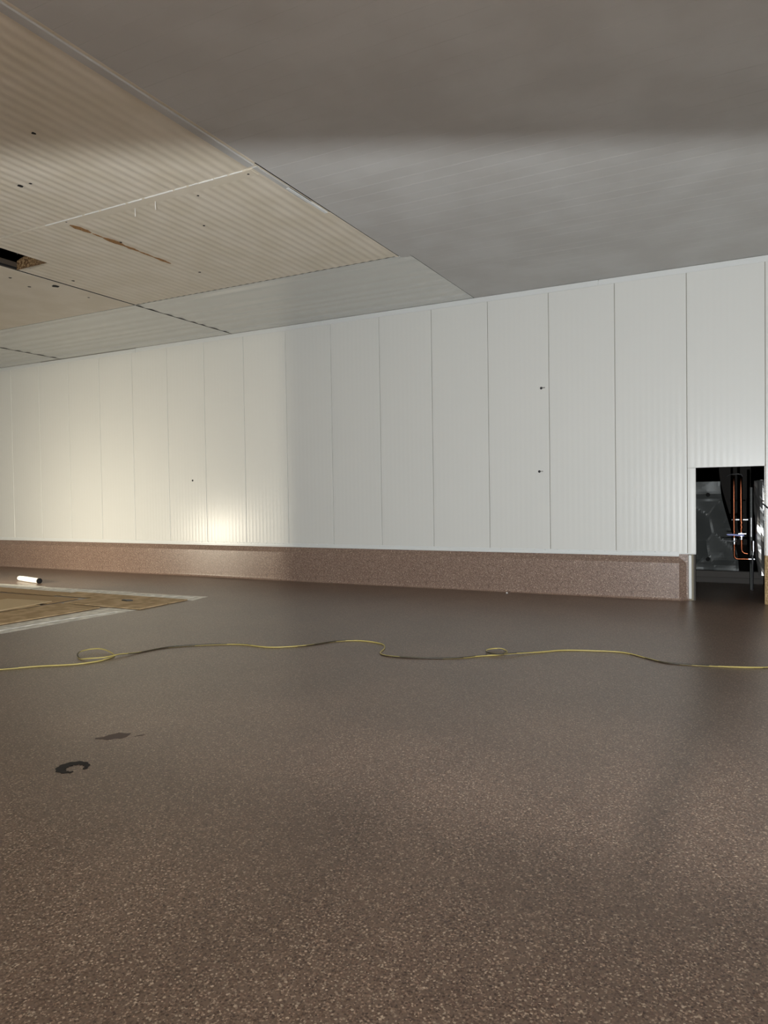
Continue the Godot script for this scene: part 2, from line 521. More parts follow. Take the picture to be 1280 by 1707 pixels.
func build_long_wall(M: Dictionary) -> void:
	var w := thing("wall_back", "long wall of white insulated metal panels with upright seams", "wall", Vector3.ZERO, "", "structure")
	# core behind the panels, with the opening cut out (x -0.765..0.103, y below 1.91)
	var core := begin()
	add_box(core, Vector3(X_LEFT, 0, WALL_Z - 0.14), Vector3(-0.80, CEIL_Y + 0.3, WALL_Z - 0.02))
	add_box(core, Vector3(-0.80, 1.93, WALL_Z - 0.14), Vector3(0.13, CEIL_Y + 0.3, WALL_Z - 0.02))
	add_box(core, Vector3(0.13, 0, WALL_Z - 0.14), Vector3(5.1, CEIL_Y + 0.3, WALL_Z - 0.02))
	part("core", core.commit(), M.core, w)
	var gap := 0.0035
	var o := Vector3(0, 0, WALL_Z)
	for i in range(-5, 21):
		var x0 := SEAM_X + PANEL_W * i + gap
		var x1 := SEAM_X + PANEL_W * (i + 1) - gap
		if i == 15:
			part("panel", ribbed(x0, x1, 1.91, CEIL_Y - 0.02, 0.0007, RIB, 8, 0.011, 0.003, Vector3.RIGHT, Vector3.UP, Vector3.BACK, o), M.panel, w)
			part("panel", ribbed(x0, -0.765, 0.676, 1.908, 0.0007, RIB, 8, 0.011, 0.003, Vector3.RIGHT, Vector3.UP, Vector3.BACK, o), M.panel, w)
			part("panel", box_mesh(Vector3(0.103, 0.676, WALL_Z - 0.015), Vector3(0.1135, 1.908, WALL_Z), 0.002), M.panel, w)
		else:
			part("panel", ribbed(maxf(x0, X_LEFT), minf(x1, X_RIGHT), 0.66, CEIL_Y - 0.02, 0.0007, RIB, 8, 0.011, 0.003, Vector3.RIGHT, Vector3.UP, Vector3.BACK, o), M.panel, w)
	# bolt holes: black discs painted for the dark inside, with a smear of scraped metal
	for p in [Vector3(-10.178, 1.94, 0), Vector3(-2.988, 3.227, 0), Vector3(-3.03, 1.921, 0)]:
		part("bolt_hole", tube_mesh([Vector3(p.x, p.y, WALL_Z - 0.002), Vector3(p.x, p.y, WALL_Z + 0.002)], 0.021, 10, Vector3.UP), M.black, w)
		if p.x > -5.0:
			part("scrape", box_mesh(Vector3(p.x + 0.015, p.y - 0.006, WALL_Z - 0.001), Vector3(p.x + 0.06, p.y + 0.012, WALL_Z + 0.0015), 0.0005), M.streak, w)
	# lining of the opening
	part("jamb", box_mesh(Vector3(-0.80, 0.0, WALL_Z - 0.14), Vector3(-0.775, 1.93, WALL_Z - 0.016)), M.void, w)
	part("jamb", box_mesh(Vector3(0.105, 0.0, WALL_Z - 0.14), Vector3(0.13, 1.93, WALL_Z - 0.016)), M.foam, w)
	part("head", box_mesh(Vector3(-0.80, 1.915, WALL_Z - 0.14), Vector3(0.13, 1.94, WALL_Z - 0.016)), M.foam, w)

	# angle trim under the ceiling
	var t := thing("trim_1", "white angle trim where the long wall meets the ceiling", "trim", Vector3.ZERO, "", "structure")
	var cuts := [X_LEFT, -14.7, -11.68, -7.0, -2.1, X_RIGHT]
	for i in cuts.size() - 1:
		var a: float = cuts[i]
		var b: float = cuts[i + 1]
		var drop := 0.0 if i != 1 else 0.006
		part("angle", box_mesh(Vector3(a + 0.002, CEIL_Y - 0.088 - drop, WALL_Z), Vector3(b - 0.002, CEIL_Y - 0.004 - drop, WALL_Z + 0.008 + 0.004 * (i % 2)), 0.002), M.panel_trim, t)
	# flashing under the panels
	var g := thing("trim_2", "white metal flashing with rivets along the foot of the panels", "trim", Vector3.ZERO, "", "structure")
	part("flashing", box_mesh(Vector3(X_LEFT, 0.640, WALL_Z), Vector3(-0.99, 0.702, WALL_Z + 0.006), 0.002), M.panel_trim, g)
	part("drip_edge", box_mesh(Vector3(X_LEFT, 0.632, WALL_Z), Vector3(-0.99, 0.656, WALL_Z + 0.022), 0.004), M.panel_trim, g)
	part("end_piece", box_mesh(Vector3(-0.975, 0.668, WALL_Z), Vector3(-0.765, 0.684, WALL_Z + 0.012), 0.003), M.panel_trim, g)
	var rv := CylinderMesh.new()
	rv.top_radius = 0.006
	rv.bottom_radius = 0.011
	rv.height = 0.006
	rv.radial_segments = 8
	rv.rings = 1
	var x := -16.6
	while x < -1.05:
		var r := part("rivet", rv, M.panel_trim, g, Vector3(x, 0.690 + rng.randf_range(-0.006, 0.006), WALL_Z + 0.0085))
		r.rotation.x = PI / 2
		x += 0.19 + rng.randf_range(-0.03, 0.03)

	# curb with a sloped top, a coved foot and a mitred return at the opening
	var cb := thing("baseboard_back", "brown flake resin curb along the foot of the white wall", "curb", Vector3.ZERO, "", "structure")
	var prof := [[0.045, 0.0], [0.022, 0.006], [0.007, 0.022], [0.0, 0.05], [0.0, 0.535], [-0.006, 0.548], [-0.070, 0.632], [-0.078, 0.634]]
	var face := WALL_Z + 0.078
	part("run", curb_run(prof, [Vector2(X_LEFT, face), Vector2(-0.985, face)], [Vector2(0, 1), Vector2(0.325, 1)]), M.curb, cb)
	# the return turns towards the opening
	part("end_return", curb_run(prof, [Vector2(-0.985, face), Vector2(-0.868, face - 0.096)], [Vector2(0.325, 1), Vector2(0.62, 0.78)]), M.curb, cb)
	part("end_block", box_mesh(Vector3(-0.99, 0.0, WALL_Z - 0.02), Vector3(-0.868, 0.666, WALL_Z + 0.003)), M.curb, cb)
	part("edge_strip", box_mesh(Vector3(-0.866, 0.02, face - 0.12), Vector3(-0.826, 0.655, face - 0.095), 0.004), M.panel_trim, cb)
	part("edge_filler", box_mesh(Vector3(-0.826, 0.0, face - 0.16), Vector3(-0.795, 0.668, face - 0.115), 0.002), M.rust, cb)
	part("edge_angle", box_mesh(Vector3(-0.795, 0.0, face - 0.2), Vector3(-0.775, 0.668, face - 0.1), 0.002), M.steel, cb)
	# raw timber upright below the panel on the other side
	var st := part("trim_3", box_mesh(Vector3(0.104, 0.0, WALL_Z - 0.02), Vector3(0.3, 0.672, WALL_Z + 0.03), 0.004), M.wood, self)
	tag(st, "raw pale timber upright at right edge of the opening", "timber", "", "structure")

func curb_run(prof: Array, ends: Array, outs: Array) -> ArrayMesh:
	var st := begin()
	var rows := []
	for e in 2:
		var row := []
		for p in prof:
			var q: Vector2 = ends[e] + outs[e] * p[0]
			row.append(Vector3(q.x, p[1], q.y))
		rows.append(row)
	var along: Vector3 = (rows[1][4] - rows[0][4]).normalized()
	var norms := []
	for i in prof.size():
		var a: Array = prof[maxi(i - 1, 0)]
		var b: Array = prof[mini(i + 1, prof.size() - 1)]
		norms.append(Vector2(b[1] - a[1], a[0] - b[0]).normalized())
	var side := Vector3.UP.cross(along).normalized()
	if side.z < 0: side = -side
	for i in prof.size() - 1:
		var hard: bool = i == 3 or i == 5
		var fl := Vector2(prof[i + 1][1] - prof[i][1], prof[i][0] - prof[i + 1][0]).normalized()
		var n0: Vector2 = fl if hard else norms[i]
		var n1: Vector2 = fl if hard else norms[i + 1]
		var m0 := side * n0.x + Vector3.UP * n0.y
		var m1 := side * n1.x + Vector3.UP * n1.y
		tri(st, rows[0][i], rows[1][i], rows[1][i + 1], m0, m0, m1)
		tri(st, rows[0][i], rows[1][i + 1], rows[0][i + 1], m0, m1, m1)
	# closed at the ends
	for e in 2:
		var back := Vector3(rows[e][7].x, 0, rows[e][7].z)
		for i in prof.size() - 1:
			tri(st, back, rows[e][i], rows[e][i + 1], along * (1.0 if e == 1 else -1.0), along * (1.0 if e == 1 else -1.0), along * (1.0 if e == 1 else -1.0))
	return st.commit()

func build_ceiling(M: Dictionary) -> void:
	var c := thing("ceiling", "high ceiling of ribbed beige panels and grey boards", "ceiling", Vector3.ZERO, "", "structure")
	var X := Vector3.RIGHT
	var Z := Vector3.BACK
	var N := Vector3.DOWN
	var o := Vector3(0, CEIL_Y, 0)
	# roof deck above, leaving a void over the torn hole
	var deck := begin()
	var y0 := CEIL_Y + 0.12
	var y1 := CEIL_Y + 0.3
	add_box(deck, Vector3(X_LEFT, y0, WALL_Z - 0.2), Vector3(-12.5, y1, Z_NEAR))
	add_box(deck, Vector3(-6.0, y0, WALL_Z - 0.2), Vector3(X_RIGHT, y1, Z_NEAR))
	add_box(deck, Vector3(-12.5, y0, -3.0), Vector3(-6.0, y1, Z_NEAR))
	# invented raised roof, set high so the torn hole looks unlit
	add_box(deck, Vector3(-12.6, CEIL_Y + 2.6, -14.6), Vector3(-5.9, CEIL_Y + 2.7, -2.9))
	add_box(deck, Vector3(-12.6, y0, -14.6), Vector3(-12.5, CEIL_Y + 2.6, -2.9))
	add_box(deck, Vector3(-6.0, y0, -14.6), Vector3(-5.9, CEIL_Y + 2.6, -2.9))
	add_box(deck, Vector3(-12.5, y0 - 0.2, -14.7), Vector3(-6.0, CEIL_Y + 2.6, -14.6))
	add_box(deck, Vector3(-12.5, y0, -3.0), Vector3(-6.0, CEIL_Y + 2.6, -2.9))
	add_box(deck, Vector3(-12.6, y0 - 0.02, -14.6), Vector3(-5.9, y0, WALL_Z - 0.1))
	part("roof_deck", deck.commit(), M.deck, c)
	# ribbed panels, ribs running towards the long wall
	var amp := 0.0046
	var pitch := PANEL_W / 8.0
	var bounds := [SPLIT_X, -5.205, -6.175, -7.06, -8.105, -9.08, -10.11, -11.08, -12.05, -13.02, -14.0, -15.0, -16.0, -17.0, -18.0, -19.0, -20.0, X_LEFT]
	for i in bounds.size() - 1:
		var x1: float = bounds[i]
		var x0: float = bounds[i + 1]
		var g := 0.0
		var a2 := amp if x1 > -9.0 else 0.0008
		var gl := g
		var gr := g
		if is_equal_approx(x0, -9.08): gl = 0.022
		if is_equal_approx(x1, -14.0): gr = 0.008
		if is_equal_approx(x1, -9.08): gr = 0.028
		for r in [[ROW_Z + 0.012, ROW2_Z - 0.008], [ROW2_Z + 0.008, -1.2], [-1.19, Z_NEAR]]:
			var thick := 0.10
			if is_equal_approx(x0, -9.08) and r[0] < -8.0:
				# torn hole beside the dark joint
				part("ribbed_panel", ribbed(-8.45, x1 - gr, r[0], r[1], a2, pitch, 8, thick, 0.0005, X, Z, N, o), M.ribbed, c)
				part("ribbed_panel", ribbed(x0 + gl, -8.453, r[0], -6.57, a2, pitch, 8, thick, 0.0005, X, Z, N, o), M.ribbed, c)
				continue
			part("ribbed_panel", ribbed(x0 + gl, x1 - gr, r[0], r[1], a2, pitch, 8, thick, 0.0005, X, Z, N, o), M.ribbed, c)
	# dark seals in the open joints
	for q in [[-9.108, -9.058, ROW_Z, 3.0, 0.004], [-14.012, -13.992, ROW_Z, Z_NEAR, 0.003], [-9.094, -9.086, WALL_Z, ROW_Z - 0.02, -0.003], [-14.004, -13.996, WALL_Z, ROW_Z - 0.02, -0.003], [X_LEFT, -4.3, ROW_Z - 0.002, ROW_Z + 0.011, 0.002], [-4.082, -4.078, WALL_Z, ROW_Z - 0.02, 0.0], [-4.243, -4.234, ROW_Z, -5.6, -0.002]]:
		var z0: float = q[2]
		if q[0] == -9.108: z0 = ROW_Z
		part("joint_seal", box_mesh(Vector3(q[0], CEIL_Y + q[4], z0), Vector3(q[1], CEIL_Y + 0.03, q[3]), 0.0), M.dark, c)
	# torn insulation and peeled skin at the edge of the hole
	var tear := begin()
	var lip := [Vector3(-8.46, CEIL_Y + 0.004, -6.42), Vector3(-8.60, CEIL_Y - 0.012, -6.50), Vector3(-8.78, CEIL_Y - 0.004, -6.545), Vector3(-8.92, CEIL_Y - 0.016, -6.53), Vector3(-9.06, CEIL_Y - 0.006, -6.55)]
	var top := [0.08, 0.15, 0.175, 0.16, 0.13]
	for i in 4:
		var a: Vector3 = lip[i]
		var b: Vector3 = lip[i + 1]
		var ua := Vector3(0, top[i], -0.012)
		var ub := Vector3(0, top[i + 1], -0.012)
		quad(tear, a, b, b + ub, a + ua, Vector3(0, -0.1, 1).normalized())
		quad(tear, a, b, Vector3(b.x, CEIL_Y + 0.002, -6.575), Vector3(a.x, CEIL_Y + 0.002, -6.575), Vector3.DOWN)
		quad(tear, a + ua, b + ub, Vector3(b.x, b.y + top[i + 1], -6.575), Vector3(a.x, a.y + top[i], -6.575), Vector3.UP)
	part("torn_insulation", tear.commit(), M.foam, c)
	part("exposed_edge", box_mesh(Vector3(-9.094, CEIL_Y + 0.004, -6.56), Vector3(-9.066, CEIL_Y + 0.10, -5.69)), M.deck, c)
	part("exposed_edge", box_mesh(Vector3(-8.462, CEIL_Y + 0.004, -6.56), Vector3(-8.446, CEIL_Y + 0.10, -5.69)), M.foam, c)
	var skin := begin()
	quad(skin, Vector3(-8.42, CEIL_Y - 0.002, -6.60), Vector3(-8.90, CEIL_Y - 0.002, -6.64), Vector3(-9.00, CEIL_Y - 0.03, -6.56), Vector3(-8.62, CEIL_Y - 0.02, -6.57), Vector3(0, -1, 0.3).normalized())
	quad(skin, Vector3(-8.42, CEIL_Y + 0.001, -6.60), Vector3(-8.90, CEIL_Y + 0.001, -6.64), Vector3(-9.00, CEIL_Y - 0.027, -6.56), Vector3(-8.62, CEIL_Y - 0.017, -6.57), Vector3(0, 1, -0.3).normalized())
	part("peeled_skin", skin.commit(), M.ribbed, c)
	for q in [[-8.62, -5.95, 0.16], [-8.55, -6.2, 0.10]]:
		part("hanging_strip", box_mesh(Vector3(q[0], CEIL_Y + 0.02, q[1]), Vector3(q[0] + 0.008, CEIL_Y + 0.02 + q[2], q[1] + 0.008), 0.001), M.steel, c)
	# rust along the joint at x = -7.06
	for q in [[-5.80, -6.10, 0.055], [-6.12, -6.28, 0.016], [-6.28, -6.62, 0.06], [-6.60, -6.85, 0.035], [-6.85, -7.12, 0.022], [-7.10, -7.42, 0.032]]:
		var pl := PackedVector2Array()
		var n := 9
		for k in n:
			pl.append(Vector2(q[2] * (0.55 + 0.45 * rng.randf()) * sin(PI * (k + 0.5) / n) + 0.004, lerpf(q[0], q[1], float(k) / (n - 1))))
		for k in n:
			pl.append(Vector2(-q[2] * (0.45 + 0.4 * rng.randf()) * sin(PI * (n - k - 0.5) / n) - 0.004, lerpf(q[1], q[0], float(k) / (n - 1))))
		part("rust_patch", plate(pl, 0.0025, X, Z, N, Vector3(-7.06, CEIL_Y + 0.0005, 0)), M.rust, c)
	# screw holes and dents
	var i2 := 0
	for q in [[-5.561, -4.22, 0.020], [-6.613, -4.85, 0.030], [-6.475, -4.863, 0.016], [-9.472, -6.743, 0.022], [-9.631, -7.166, 0.024], [-9.272, -7.341, 0.060], [-8.829, -7.288, 0.024], [-9.358, -8.01, 0.018], [-5.737, -6.585, 0.016], [-5.22, -5.908, 0.014], [-4.441, -5.762, 0.014], [-9.72, -6.62, 0.035], [-7.02, -5.72, 0.012], [-7.0, -6.5, 0.016], [-6.98, -7.9, 0.02]]:
		var pl := PackedVector2Array()
		for k in 10:
			var a := TAU * k / 10
			pl.append(Vector2(cos(a), sin(a)) * q[2] * (0.75 + 0.4 * fmod(k * 0.37 + i2 * 0.21, 1.0)))
		part("screw_hole", plate(pl, 0.003, X, Z, N, Vector3(q[0], CEIL_Y + 0.0005, q[1])), M.dark, c)
		i2 += 1
	# scraps of sealant along the joint at z = ROW2_Z
	var x := -4.45
	while x > -7.2:
		var len := rng.randf_range(0.10, 0.4)
		part("joint_sealant", box_mesh(Vector3(x - len, CEIL_Y - 0.006 - rng.randf() * 0.004, ROW2_Z - 0.007 + rng.randf() * 0.004), Vector3(x, CEIL_Y + 0.004, ROW2_Z + 0.006), 0.002), M.white, c)
		x -= len + rng.randf_range(0.01, 0.05)
	part("joint_tape", box_mesh(Vector3(-7.2, CEIL_Y - 0.002, ROW2_Z - 0.14), Vector3(-4.36, CEIL_Y + 0.002, ROW2_Z - 0.012), 0.001), M.ribbed, c)
	for q in [[-5.72, -5.80], [-6.05, -5.83]]:
		part("hanging_thread", box_mesh(Vector3(q[0], CEIL_Y - 0.09, q[1]), Vector3(q[0] + 0.006, CEIL_Y, q[1] + 0.006), 0.001), M.white, c)
	# smooth strip along the wall
	var sx := [X_RIGHT, -4.08, -9.09, -14.0, -18.6, X_LEFT]
	for i in range(1, sx.size() - 1):
		part("smooth_panel", ribbed(-WALL_Z - 2.47, -WALL_Z, sx[i + 1] + 0.005, sx[i] - 0.005, 0.009, 0.31, 10, 0.1, 0.002, Vector3.FORWARD, X, N, o, 0.9), M.strip, c)
	# boards on the right, joints parallel to the long wall
	var z := WALL_Z
	var bm := {}
	while z < Z_NEAR:
		var zz := minf(z + 0.2, Z_NEAR)
		var xl := SPLIT_X + 0.003 if z > ROW_Z - 0.1 else -4.075
		part("ceiling_board", ribbed(z + 0.0004, zz - 0.0004, xl, X_RIGHT, 0.0, 1.0, 1, 0.08, 0.0005, Z, X, N, o + Vector3(0, rng.randf_range(-0.0003, 0.0003), 0)), M.board, c)
		z += 0.2
	# cover strip between the two ceilings
	part("cover_strip", box_mesh(Vector3(-4.345, CEIL_Y - 0.016, -5.62), Vector3(-4.262, CEIL_Y + 0.002, Z_NEAR), 0.003), M.board, c)
	part("cover_strip", box_mesh(Vector3(-4.318, CEIL_Y - 0.010, -6.62), Vector3(-4.262, CEIL_Y + 0.002, -5.66), 0.003), M.board, c)
	part("cover_strip", box_mesh(Vector3(-4.300, CEIL_Y - 0.014, -6.95), Vector3(-4.262, CEIL_Y + 0.002, -6.2), 0.003), M.panel_trim, c)
	part("cover_strip", box_mesh(Vector3(-4.275, CEIL_Y - 0.006, -8.70), Vector3(-4.240, CEIL_Y + 0.002, -6.97), 0.002), M.ribbed, c)

func build_recess(M: Dictionary) -> void:
	# service space behind the opening, made deep and toned dark to look unlit
	var b := Vector3(-2.0, 0, -15.0)
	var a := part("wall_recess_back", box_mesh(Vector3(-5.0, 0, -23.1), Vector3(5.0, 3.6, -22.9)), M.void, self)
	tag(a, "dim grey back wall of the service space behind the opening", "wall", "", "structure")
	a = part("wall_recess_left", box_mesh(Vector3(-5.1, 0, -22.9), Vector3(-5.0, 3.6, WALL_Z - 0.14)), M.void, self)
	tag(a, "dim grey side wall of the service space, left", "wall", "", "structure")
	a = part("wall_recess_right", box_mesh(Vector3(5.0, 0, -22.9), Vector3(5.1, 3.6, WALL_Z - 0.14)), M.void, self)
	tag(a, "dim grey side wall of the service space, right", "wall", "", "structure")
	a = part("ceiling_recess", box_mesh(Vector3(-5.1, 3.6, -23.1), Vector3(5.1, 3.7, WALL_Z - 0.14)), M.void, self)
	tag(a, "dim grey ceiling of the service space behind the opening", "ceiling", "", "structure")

	# creased silver sheet hanging at the back
	var sh := thing("barrier_sheet", "creased dark silver sheet hanging behind the copper pipes", "sheet", Vector3(-0.6, 0.2, -13.4))
	var cell := FastNoiseLite.new()
	cell.seed = 12
	cell.noise_type = FastNoiseLite.TYPE_CELLULAR
	cell.cellular_return_type = FastNoiseLite.RETURN_DISTANCE
	cell.frequency = 2.6
	cell.fractal_type = FastNoiseLite.FRACTAL_NONE
	var st := begin()
	var nx := 26
	var ny := 36
	var grid2 := []
	for j in ny + 1:
		var row := []
		for i in nx + 1:
			var v := float(j) / ny
			var right := lerpf(0.34, 0.06, smoothstep(0.0, 1.0, v))
			var x := lerpf(-0.75, right, float(i) / nx)
			var y := 0.02 + v * 1.51
			var crease := 0.3 + 0.7 * smoothstep(0.95, 0.7, absf(v - 0.45) * 2.2)
			row.append(Vector3(x, y, 0.16 * crease * cell.get_noise_2d(x, y * 0.8) + 0.02 * sin(x * 7.0 + y * 3.0)))
		grid2.append(row)
	for j in ny:
		for i in nx:
			for t3 in [[grid2[j][i], grid2[j][i + 1], grid2[j + 1][i + 1]], [grid2[j][i], grid2[j + 1][i + 1], grid2[j + 1][i]]]:
				var n: Vector3 = (t3[1] - t3[0]).cross(t3[2] - t3[0]).normalized()
				if n.z < 0: n = -n
				tri(st, t3[0], t3[1], t3[2], n, n, n)
				var back := Vector3(0, 0, -0.008)
				tri(st, t3[0] + back, t3[1] + back, t3[2] + back, -n, -n, -n)
	part("sheet", st.commit(), M.sheet, sh)
	for q in [[-0.126, 1.304], [-0.13, 0.207]]:
		part("hole_plug", tube_mesh([Vector3(q[0], q[1], -0.02), Vector3(q[0], q[1], 0.07)], 0.032, 12), M.dark, sh)  # holes in the sheet, their darkness drawn as black plugs
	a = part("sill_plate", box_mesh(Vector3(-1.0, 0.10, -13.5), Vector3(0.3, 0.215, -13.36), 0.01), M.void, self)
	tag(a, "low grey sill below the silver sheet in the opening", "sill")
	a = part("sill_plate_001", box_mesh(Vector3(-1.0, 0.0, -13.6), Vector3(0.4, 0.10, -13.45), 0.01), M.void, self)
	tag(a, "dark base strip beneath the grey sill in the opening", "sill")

	# two copper risers; their valves, straps and fittings are soldered on, so they are parts of the risers
	var z := -12.6
	var pr := thing("copper_riser", "right copper riser with chrome valve, long blue lever and bend to the right", "pipe", Vector3(-0.203, 0.55, z), "copper risers")
	part("riser", tube_mesh(Array(smooth_path([Vector3(-0.005, 0.34, 0), Vector3(-0.006, 0.8, 0), Vector3(-0.007, 1.16, 0), Vector3(-0.007, 1.235, -0.03), Vector3(-0.007, 1.25, -0.10)], 4)), 0.022, 16, Vector3.RIGHT), M.copper, pr)
	var bend := [Vector3(0, 0.27, 0), Vector3(0, 0.12, 0), Vector3(0.008, 0.07, 0), Vector3(0.035, 0.04, 0), Vector3(0.06, 0.032, 0), Vector3(0.085, 0.03, 0)]
	part("elbow", tube_mesh(Array(smooth_path(bend, 4)), 0.021, 14, Vector3.BACK), M.copper, pr)
	for y in [0.50, 0.43, 0.24, 0.19, 0.14]:
		part("coupling", tube_mesh([Vector3(0, y, 0), Vector3(0, y + 0.03, 0)], 0.026, 14, Vector3.RIGHT), M.copper, pr)
	part("strap", tube_mesh([Vector3(-0.006, 0.552, 0), Vector3(-0.006, 0.575, 0)], 0.027, 14, Vector3.RIGHT), M.copper, pr)
	var v1 := part("ball_valve", tube_mesh([Vector3(0, 0, 0), Vector3(0, 0.025, 0), Vector3(0, 0.05, 0), Vector3(0, 0.085, 0), Vector3(0, 0.11, 0)], [0.028, 0.032, 0.042, 0.042, 0.030], 12, Vector3.RIGHT), M.chrome, pr, Vector3(0, 0.25, 0))
	part("stem", tube_mesh([Vector3(0, 0.06, 0.03), Vector3(0, 0.06, 0.085)], 0.012, 10), M.chrome, v1)
	tag(part("lever", plate(PackedVector2Array([Vector2(0.035, 0.0), Vector2(0.035, 0.026), Vector2(-0.07, 0.034), Vector2(-0.19, 0.036), Vector2(-0.213, 0.026), Vector2(-0.19, 0.014), Vector2(-0.07, 0.008)]), 0.008, Vector3.RIGHT, Vector3.UP, Vector3.BACK, Vector3(0, 0.055, 0.08)), M.blue, v1), "blue lever handle")
	part("bracket", box_mesh(Vector3(-0.05, 0.085, 0.02), Vector3(0.07, 0.105, 0.06), 0.006), M.chrome, v1)
	part("hanger_rod", tube_mesh([Vector3(-0.22, 1.25, -0.1), Vector3(-0.16, 1.28, -0.06), Vector3(-0.06, 1.285, -0.04), Vector3(0.0, 1.275, -0.03), Vector3(0.02, 1.24, -0.02)], 0.010, 8, Vector3.BACK), M.steel, pr)

	var pl := thing("copper_riser", "left copper riser with small chrome valve and low horizontal run", "pipe", Vector3(-0.31, 0.49, z), "copper risers")
	part("riser", tube_mesh(Array(smooth_path([Vector3(0, 0.31, 0), Vector3(0, 0.8, 0), Vector3(0, 1.22, 0), Vector3(0, 1.295, -0.03), Vector3(0, 1.31, -0.10)], 4)), 0.018, 16, Vector3.RIGHT), M.copper, pl)
	bend = [Vector3(0.005, 0.24, 0), Vector3(0.005, 0.08, 0), Vector3(0.012, 0.03, 0), Vector3(0.045, 0.004, 0), Vector3(0.1, 0.004, 0), Vector3(0.225, 0.004, 0)]
	part("elbow", tube_mesh(Array(smooth_path(bend, 4)), 0.018, 14, Vector3.BACK), M.copper, pl)
	for y in [0.42, 0.36, 0.19, 0.14]:
		part("coupling", tube_mesh([Vector3(0.003, y, 0), Vector3(0.003, y + 0.028, 0)], 0.022, 14, Vector3.RIGHT), M.copper, pl)
	part("strap", tube_mesh([Vector3(0, 0.612, 0), Vector3(0, 0.635, 0)], 0.023, 14, Vector3.RIGHT), M.copper, pl)
	part("strap_rail", box_mesh(Vector3(-0.03, 0.612, -0.052), Vector3(0.2, 0.632, -0.032), 0.003), M.steel, pl)
	var v2 := part("ball_valve", tube_mesh([Vector3(0, 0, 0), Vector3(0, 0.025, 0), Vector3(0, 0.05, 0), Vector3(0, 0.08, 0), Vector3(0, 0.1, 0)], [0.022, 0.028, 0.040, 0.040, 0.024], 12, Vector3.RIGHT), M.chrome, pl, Vector3(0.003, 0.235, 0))
	part("stem", tube_mesh([Vector3(0, 0.05, 0.03), Vector3(0, 0.05, 0.07)], 0.011, 10), M.chrome, v2)
	part("lever", plate(PackedVector2Array([Vector2(0.03, 0.0), Vector2(0.03, 0.02), Vector2(-0.19, 0.03), Vector2(-0.19, 0.014)]), 0.007, Vector3.RIGHT, Vector3.UP, Vector3.BACK, Vector3(0, 0.04, 0.066)), M.black, v2)
	# the fitting that takes the low run
	var sv := part("shutoff_valve", tube_mesh([Vector3(0, -0.36, 0), Vector3(0, 0.05, 0), Vector3(0, 0.08, 0), Vector3(0, 0.17, 0), Vector3(0, 0.20, 0)], [0.014, 0.018, 0.030, 0.030, 0.018], 12, Vector3.RIGHT), M.black, pl, Vector3(0.26, -0.13, 0))
	part("port", tube_mesh([Vector3(-0.055, 0.135, 0), Vector3(0.03, 0.135, 0)], 0.026, 12), M.chrome, sv)
	part("bonnet", tube_mesh([Vector3(0.012, 0.26, 0), Vector3(0.012, 0.42, 0)], [0.028, 0.034], 12, Vector3.RIGHT), M.chrome, sv)
	part("neck", tube_mesh([Vector3(0.005, 0.19, 0), Vector3(0.012, 0.27, 0)], 0.018, 10, Vector3.RIGHT), M.steel, sv)
	# grey conduit to the right of the risers
	var gp := thing("grey_pipe", "dull grey upright pipe between the copper and the foil duct", "pipe", Vector3(-0.067, 0.0, z - 0.12))
	part("tube", tube_mesh([Vector3(0, 0, 0), Vector3(0, 1.62, 0)], 0.024, 14, Vector3.RIGHT), M.sheet, gp)
	part("collar", tube_mesh([Vector3(0, 0.84, 0), Vector3(0, 1.14, 0)], 0.031, 14, Vector3.RIGHT), M.steel, gp)
	# crumpled foil-wrapped duct against the right jamb
	var fd := thing("foil_duct", "crumpled bright foil wrapped duct at right side of the opening", "duct", Vector3(0.08, 0.3, -12.2))
	var f := begin()
	var rings := 26
	var sides := 14
	var grid := []
	for j in rings + 1:
		var row := []
		var t := float(j) / rings
		for k in sides:
			var an := TAU * k / sides
			var rr := lerpf(0.06, 0.088, smoothstep(0.0, 0.25, t)) * (1.0 + 0.13 * sin(k * 2.4 + t * 5.0) + 0.08 * sin(k * 5.1 - t * 11.0) + rng.randf_range(-0.04, 0.04))
			row.append(Vector3(cos(an) * rr + lerpf(0.02, 0.0, t) - 0.012, t * 1.42 + rng.randf_range(-0.015, 0.015), sin(an) * rr))
		grid.append(row)
	for j in rings:
		for k in sides:
			var k2 := (k + 1) % sides
			var an := TAU * (k + 0.5) / sides
			for tr in [[grid[j][k], grid[j][k2], grid[j + 1][k2]], [grid[j][k], grid[j + 1][k2], grid[j + 1][k]]]:
				var n: Vector3 = (tr[1] - tr[0]).cross(tr[2] - tr[0]).normalized()
				if n.dot(Vector3(cos(an), 0, sin(an))) < 0: n = -n
				tri(f, tr[0], tr[1], tr[2], n, n, n)
	part("wrap", f.commit(), M.foil, fd)
	# cable coming out over the right edge
	var cb := part("cable_end", tube_mesh(Array(smooth_path([Vector3(0.085, 1.385, WALL_Z - 0.08), Vector3(0.11, 1.365, WALL_Z + 0.012), Vector3(0.14, 1.335, WALL_Z + 0.016), Vector3(0.2, 1.31, WALL_Z + 0.012)], 5)), 0.011, 8), M.black, self)
	tag(cb, "short dark cable poking out over the right jamb of the opening", "cable")

